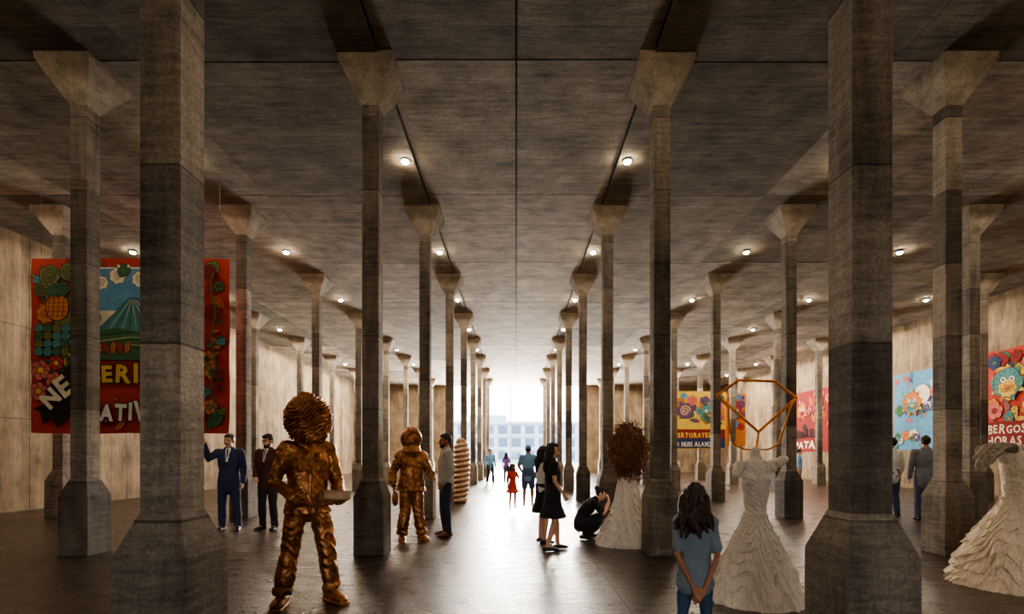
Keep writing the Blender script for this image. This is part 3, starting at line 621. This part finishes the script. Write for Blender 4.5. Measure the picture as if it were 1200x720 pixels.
# ---------------------------------------------------------------- murals and posters
PC={}
def pc(n,c):
    if n not in PC: PC[n]=simple('print_'+n,c,.85,0,.25,5,.03)
    return PC[n]
pal={'red':(192,66,52),'dred':(138,40,38),'cream':(232,222,198),'black':(36,32,33),'teal':(84,146,144),'green':(72,116,76),'olive':(124,126,68),'orange':(212,128,62),'yellow':(230,190,84),'pink':(214,114,106),'blue':(100,156,190),'purple':(108,80,128),'white':(230,226,216),'navy':(44,62,104)}
names=list(pal); mats=[pc(n,pal[n]) for n in names]; MI={n:i for i,n in enumerate(names)}
class Art:
    def __init__(s,w,h): s.g=G(); s.w=w; s.h=h; s.z=.006; 
    def poly(s,pts,c,out=0):
        if out:
            cx=sum(p[0] for p in pts)/len(pts); cy=sum(p[1] for p in pts)/len(pts)
            q=[]
            for x,y in pts:
                dx=(x-cx)*s.w; dy=(y-cy)*s.h; l=math.hypot(dx,dy) or 1; q.append((x+dx/l*out/s.w,y+dy/l*out/s.h))
            s.poly(q,'black')
        s.z+=.00015; s.g.add([(min(max(x,.012),.988)*s.w,-s.z,min(max(y,.012),.988)*s.h) for x,y in pts],[tuple(range(len(pts)))],MI[c])
    def circ(s,x,y,r,c,out=0,n=20,sy=1,wob=0,lobes=0):
        pts=[]
        if lobes: n=max(n,lobes*6)
        for j in range(n):
            a=2*math.pi*j/n; rr=r*(1+wob*math.cos(lobes*a)); pts.append((x+rr*math.cos(a)/s.w,y+rr*sy*math.sin(a)/s.h))
        s.poly(pts,c,out)
    def stroke(s,pts,wd,c):
        s.z+=.00015; L=[]
        P=[V((x*s.w,y*s.h)) for x,y in pts]
        for i,p in enumerate(P):
            t=(P[min(i+1,len(P)-1)]-P[max(i-1,0)]).normalized(); n=V((-t.y,t.x))*wd/2; L.append((p+n,p-n))
        vs=[];fs=[]
        for a,b in L: vs+=[(a.x,-s.z,a.y),(b.x,-s.z,b.y)]
        for i in range(len(L)-1): fs.append((2*i,2*i+1,2*i+3,2*i+2))
        s.g.add(vs,fs,MI[c])
    def spiral(s,x,y,r,c,wd=.03,turns=2,dr=1):
        s.stroke([(x+r*(1-i/34)*math.cos(dr*turns*2*math.pi*i/30)/s.w,y+r*(1-i/34)*math.sin(dr*turns*2*math.pi*i/30)/s.h) for i in range(31)],wd,c)
    def flower(s,x,y,r,c,c2='yellow',pet=6):
        for j in range(pet):
            a=2*math.pi*j/pet+.3; s.circ(x+r*.6*math.cos(a)/s.w,y+r*.6*math.sin(a)/s.h,r*.42,c,.012,14)
        s.circ(x,y,r*.32,c2,.012,12)
    def leaf(s,x,y,l,a,c,wd=.35):
        pts=[]
        for i in range(9): 
            t=i/8; pts.append((l*t,l*wd*math.sin(math.pi*t)*.5))
        for i in range(7,0,-1):
            t=i/8; pts.append((l*t,-l*wd*math.sin(math.pi*t)*.5))
        q=[(x+(px*math.cos(a)-py*math.sin(a))/s.w,y+(px*math.sin(a)+py*math.cos(a))/s.h) for px,py in pts]
        s.poly(q,c,.012); s.stroke([(x,y),(x+l*.85*math.cos(a)/s.w,y+l*.85*math.sin(a)/s.h)],.008,'black')
    def glyph(s,t,x,y,size,c,rot=0,off=0,shx=1):
        cu=bpy.data.curves.new('t','FONT'); cu.body=t; cu.size=size; cu.offset=off; cu.resolution_u=2
        o=bpy.data.objects.new('t',cu); COL.objects.link(o); dg=bpy.context.evaluated_depsgraph_get()
        me=bpy.data.meshes.new_from_object(o.evaluated_get(dg)); s.z+=.0004
        ca,sa=math.cos(rot),math.sin(rot); xs=[v.co.x for v in me.vertices]
        s.g.add([(x+(v.co.x*ca*shx-v.co.y*sa),-s.z,y+(v.co.x*sa*shx+v.co.y*ca)) for v in me.vertices],[tuple(p.vertices) for p in me.polygons],MI[c])
        bpy.data.objects.remove(o); bpy.data.meshes.remove(me); return (max(xs) if xs else size*.3)*shx
    def text(s,t,x,y,size,c,rot=0,out=True,shx=1,jit=.13,bold=.042):
        px=x*s.w; py=y*s.h; rr=random.Random(len(t)*7)
        for ch in t:
            if ch==' ': adv=size*.3
            else:
                sz=size*(1+rr.uniform(-jit,jit)); ro=rot+rr.uniform(-jit,jit)*.9; dy=rr.uniform(-jit,jit)*size*.35
                if out: s.glyph(ch,px,py+dy,sz,'black',ro,size*.085,shx)
                adv=s.glyph(ch,px,py+dy,sz,c,ro,size*bold,shx)+size*.07
            px+=adv*math.cos(rot); py+=adv*math.sin(rot)
    def scatter(s,n,cols,seed,x0=.03,x1=.97,y0=.03,y1=.97,sz=.2):
        r=random.Random(seed)
        for i in range(n):
            x=r.uniform(x0,x1); y=r.uniform(y0,y1); c=r.choice(cols); z=sz*r.uniform(.5,1.2); q=r.random()
            m=z*.6
            x=min(max(x,m/s.w+.02),1-m/s.w-.02); y=min(max(y,m/s.h+.02),1-m/s.h-.02)
            if q<.35: s.leaf(x,y,z*1.3,r.uniform(0,6.28),c)
            elif q<.6: s.circ(x,y,z*.5,c,.012,wob=.12,lobes=r.choice((4,5,7))); s.spiral(x,y,z*.3,'black',.012)
            elif q<.8: s.flower(x,y,z*.6,c,r.choice(cols))
            else:
                for k in range(3): s.stroke([(x+(k*.05)/s.w+.04*math.sin(t*1.3)/s.w,y+t*z*.25/s.h) for t in range(5)],.02,c)
    def base(s,c):
        w,h=s.w,s.h; pts=[]; K=14; rr=random.Random(int(w*100))
        cs=[(0,0),(w,0),(w,h),(0,h)]
        for a in range(4):
            p,q=V(cs[a]),V(cs[(a+1)%4]); n=V((-(q-p).y,(q-p).x)).normalized()
            for i in range(K):
                t=i/K; wob=.012*w*.25*math.sin(t*math.pi*5+a)*math.sin(t*math.pi)+rr.uniform(-.004,.004)
                ins=.02*(1 if i==0 else 0); pts.append(tuple(p+(q-p)*t+n*(wob+ins)))
        n=len(pts); s.g.add([(x,0,y) for x,y in pts]+[(x,-.006,y) for x,y in pts],[tuple(range(n))[::-1],tuple(range(n,2*n))]+[(i,(i+1)%n,(i+1)%n+n,i+n) for i in range(n)],MI[c])
    def done(s,name,label,cat,loc,yaw=0,hang=True):
        e=empty(name,label,cat,loc,yaw); obj(s.g,'printed_canvas',mats,e)
        if hang:
            for x in (.05,.95):
                g=G(); g.tube([(x*s.w,.0,s.h-.04),(x*s.w,0,H-loc[2]+.03)],[.003,.003],n=6)
                obj(g,'hanging_wire',M_house,e)
        return e
a=Art(3.97,3.5); a.base('red')
a.poly([(.02,.02),(.98,.02),(.98,.98),(.02,.98)],'red')
a.scatter(26,['dred','olive','orange','teal'],3,.02,.3,.4,.97,.3)
a.poly([(.3,.42),(.86,.42),(.86,.95),(.3,.95)],'cream',.02)
a.poly([(.31,.7),(.85,.7),(.85,.94),(.31,.94)],'blue')
for x,y,r in ((.36,.86,.13),(.44,.9,.16),(.55,.88,.15),(.66,.9,.17),(.78,.88,.14)): a.circ(x,y,r,'cream',.012,wob=.08,lobes=7); a.spiral(x,y,r*.6,'black',.01)
a.circ(.47,.93,.12,'green',.015,wob=.1,lobes=3); a.circ(.445,.955,.03,'white',.008); a.circ(.495,.955,.03,'white',.008)
a.poly([(.3,.55),(.42,.68),(.5,.77),(.54,.77),(.66,.66),(.86,.55)],'teal',.015)
for i in range(13): a.stroke([(.5+i*.003,.76),(.36+i*.035,.59)],.009,'cream' if i%2 else 'black')
a.poly([(.3,.42),(.3,.58),(.45,.6),(.62,.55),(.86,.6),(.86,.42)],'green',.012)
for i in range(8): a.stroke([(.31,.43+i*.018),(.5,.48+i*.014),(.85,.43+i*.018)],.011,('olive','black','cream')[i%3])
a.poly([(.55,.42),(.6,.5),(.58,.57),(.63,.57),(.68,.5),(.7,.42)],'blue',.01)
for i in range(8): a.leaf(.33+i*.022,.45,.28,math.radians(60+(i*37)%60),('red','orange','green')[i%3])
a.poly([(.1,.35),(.13,.62),(.07,.8),(.17,.76),(.25,.82),(.2,.6),(.22,.35)],'olive',.02)
for x,y,r,d in ((.1,.9,.2,1),(.2,.92,.18,-1),(.27,.86,.15,1),(.06,.82,.14,-1),(.16,.82,.14,1)): a.circ(x,y,r,'olive',.015,wob=.05,lobes=5); a.spiral(x,y,r*.85,'black',.018,3,d)
a.circ(.14,.72,.23,'orange',.02,sy=1.15)
for i in range(5):
    a.stroke([(.09+i*.025,.66),(.10+i*.025,.78)],.012,'black'); a.stroke([(.085,.67+i*.025),(.195,.67+i*.025)],.01,'dred')
for i in range(7): a.leaf(.14,.78,.3,math.radians(30+i*20),'green',.3)
for r in range(4):
    for i in range(6): a.circ(.05+i*.045,.6-r*.045,.085,('teal','green','olive','teal')[(r+i)%4],.014,wob=.12,lobes=5); a.spiral(.05+i*.045,.6-r*.045,.05,'black',.008,1)
for i in range(6): a.leaf(.16+.02*i,.38,.32,math.radians(50+i*18),('olive','yellow','green')[i%3])
for x,y,r in ((.06,.36,.2),(.13,.3,.17),(.05,.24,.18),(.14,.4,.15),(.2,.26,.12)): a.flower(x,y,r,'pink' if r>.16 else 'red')
a.circ(.27,.52,.24,'blue',.02,wob=.06,lobes=6); a.circ(.27,.52,.12,'cream',.012,wob=.1,lobes=8); a.circ(.33,.66,.12,'yellow',.015)
a.scatter(34,['green','teal','dred','orange','olive'],8,.87,.98,.05,.97,.26)
a.stroke([(.93+.012*math.sin(i),.05+i*.045) for i in range(20)],.03,'green')
a.poly([(.03,.14),(.07,.12),(.08,.05),(.13,.09),(.15,.03),(.34,.23),(.33,.42),(.24,.36),(.22,.40),(.09,.24),(.12,.18)],'black')
a.scatter(14,['dred','orange','dred'],19,.36,.86,.05,.26,.2)
a.text('NE',.115,.13,.50,'cream',.72,False); a.text('G',.285,.28,.52,'yellow',.3); a.text('ERI',.375,.29,.48,'yellow',.0)
a.text('N',.275,.075,.50,'white',.03); a.text('ATIV',.37,.075,.48,'white',.03,shx=.8)
a.done('mural','large hanging mural with red ground, mountain, fruit tree, flowers and lettering','mural',(-9.7,9.9,1.87))
def crit(a,cx,cy,s,c1,c2,c3):
    for i in range(9): a.leaf(cx,cy,s*1.35,math.radians(i*40+10),(c3,c1,'yellow')[i%3])
    a.circ(cx,cy,s,c1,.02,wob=.06,lobes=5)
    for i in range(14):
        t=math.radians(i*360/14); a.stroke([(cx+s*.68*math.cos(t)/a.w,cy+s*.68*math.sin(t)/a.h),(cx+s*.95*math.cos(t)/a.w,cy+s*.95*math.sin(t)/a.h)],.014,'black')
    a.circ(cx,cy-.1*s,s*.62,c2,.015,wob=.1,lobes=9)
    for dx in (-.3,.3): a.circ(cx+dx*s/a.w,cy+.25*s/a.h,s*.2,'white',.015); a.circ(cx+dx*s/a.w,cy+.25*s/a.h,s*.08,'black')
    a.poly([(cx-.25*s/a.w,cy-.1*s/a.h),(cx+.45*s/a.w,cy-.2*s/a.h),(cx-.05*s/a.w,cy-.55*s/a.h)],c3,.015)
    for i in range(3): a.stroke([(cx-.5*s/a.w,cy-(.3+.12*i)*s/a.h),(cx,cy-(.38+.12*i)*s/a.h),(cx+.5*s/a.w,cy-(.3+.12*i)*s/a.h)],.02,'black')
a=Art(2.62,2.8); a.base('yellow'); a.poly([(.02,.34),(.98,.34),(.98,.98),(.02,.98)],'yellow')
a.scatter(28,['purple','orange','pink','blue','green','purple'],5,.03,.97,.4,.95,.42)
a.circ(.24,.66,.36,'purple',.02,wob=.08,lobes=6); a.spiral(.24,.66,.26,'yellow',.05); crit(a,.68,.62,.42,'teal','green','orange')
a.poly([(.02,.18),(.98,.18),(.98,.34),(.02,.34)],'dred'); a.poly([(.02,.02),(.98,.02),(.98,.18),(.02,.18)],'navy'); a.text('PERTORATES',.04,.20,.32,'yellow',0,False,.80,.07); a.text('DI NUSI ALANZ',.04,.045,.30,'cream',0,False,.73,.07)
a.done('poster','hanging yellow poster with mask figure above lettered strips','poster',(7.55,24,1.72))
a=Art(1.0,2.6); a.base('orange'); a.scatter(16,['purple','red','blue'],2,sz=.3); crit(a,.5,.65,.3,'red','blue','yellow'); a.done('poster','narrow hanging orange poster with bright mask figure','poster',(10.25,24.3,1.85))
XW=XR-.002
def wallposter(y_far,w,h,z,f,label):
    a=Art(w,h); f(a); a.done('poster',label,'poster',(XW,y_far,z),-90,False)
def fA(a):
    a.base('red'); a.scatter(60,['yellow','green','teal','pink','orange','dred','navy'],11,.03,.97,.3,.97,.42); crit(a,.26,.66,.5,'teal','yellow','orange')
    a.poly([(.02,.02),(.98,.02),(.98,.28),(.02,.28)],'dred'); a.text('BERGOS',.05,.165,.42,'cream',shx=.8,out=False,jit=.12,bold=.02); a.text('HORAS',.05,.045,.40,'cream',shx=.8,out=False,jit=.1,bold=.02)
wallposter(17.75,3.4,3.45,1.62,fA,'red printed poster with colourful bird mask and pale lettering')
def fB(a):
    a.base('blue'); a.scatter(44,['cream','orange','teal','pink','purple','green'],21,sz=.38); a.circ(.6,.7,.4,'cream',.02); crit(a,.4,.6,.45,'orange','teal','yellow')
wallposter(22.0,2.6,3.3,1.65,fB,'light blue printed poster with orange mask figure and flowers')
def fC(a):
    a.base('dred'); a.scatter(40,['red','orange','pink','black'],31,.03,.97,.4,.95,.4); crit(a,.3,.68,.42,'orange','red','black'); crit(a,.72,.68,.38,'pink','dred','yellow'); a.text('FEBRERI',.08,.24,.58,'black',0,False,1.1); a.text('PATA',.12,.07,.56,'cream',0,False,1.3)
wallposter(30.2,3.9,3.5,1.6,fC,'red printed poster with dark figures and black lettering')
# ---------------------------------------------------------------- daylight, camera
w=bpy.data.worlds.new('sky'); scn.world=w; w.use_nodes=True
bg=w.node_tree.nodes['Background']; bg.inputs[0].default_value=(.99,.985,.97,1); bg.inputs[1].default_value=9
def area(nm,loc,rot,sx,sy,en,col):
    L=bpy.data.lights.new(nm,'AREA'); L.shape='RECTANGLE'; L.size=sx; L.size_y=sy; L.energy=en; L.color=col
    o=bpy.data.objects.new(nm,L); COL.objects.link(o); o.location=loc; o.rotation_euler=[math.radians(a) for a in rot]; return o
area('sky_fill_lamp',(0,43,9.5),(-62,0,0),16,6,10000,(1,.95,.88))  # added area lamp hidden above the end opening, stands in for sky light
area('bounce_fill_lamp',(0,41.6,.02),(-142,0,0),10,2,26000,(1,.95,.86))  # added upward area lamp, brightens the ceiling in place of terrace bounce
S=bpy.data.lights.new('sun','SUN'); S.energy=9; S.angle=math.radians(14); S.color=(1,.94,.85)
o=bpy.data.objects.new('sun',S); COL.objects.link(o); o.rotation_euler=V((-.06,-math.cos(math.radians(11)),-math.sin(math.radians(11)))).to_track_quat('-Z','Y').to_euler()
scn.view_settings.look='AgX - Medium High Contrast'
cam=bpy.data.cameras.new('camera'); co=bpy.data.objects.new('camera',cam); COL.objects.link(co)
co.location=(0,0,1.45); co.rotation_euler=(math.radians(90),0,0); cam.sensor_width=36; cam.lens=17.4; cam.shift_x=-5/1200; cam.shift_y=173/1200
scn.camera=co
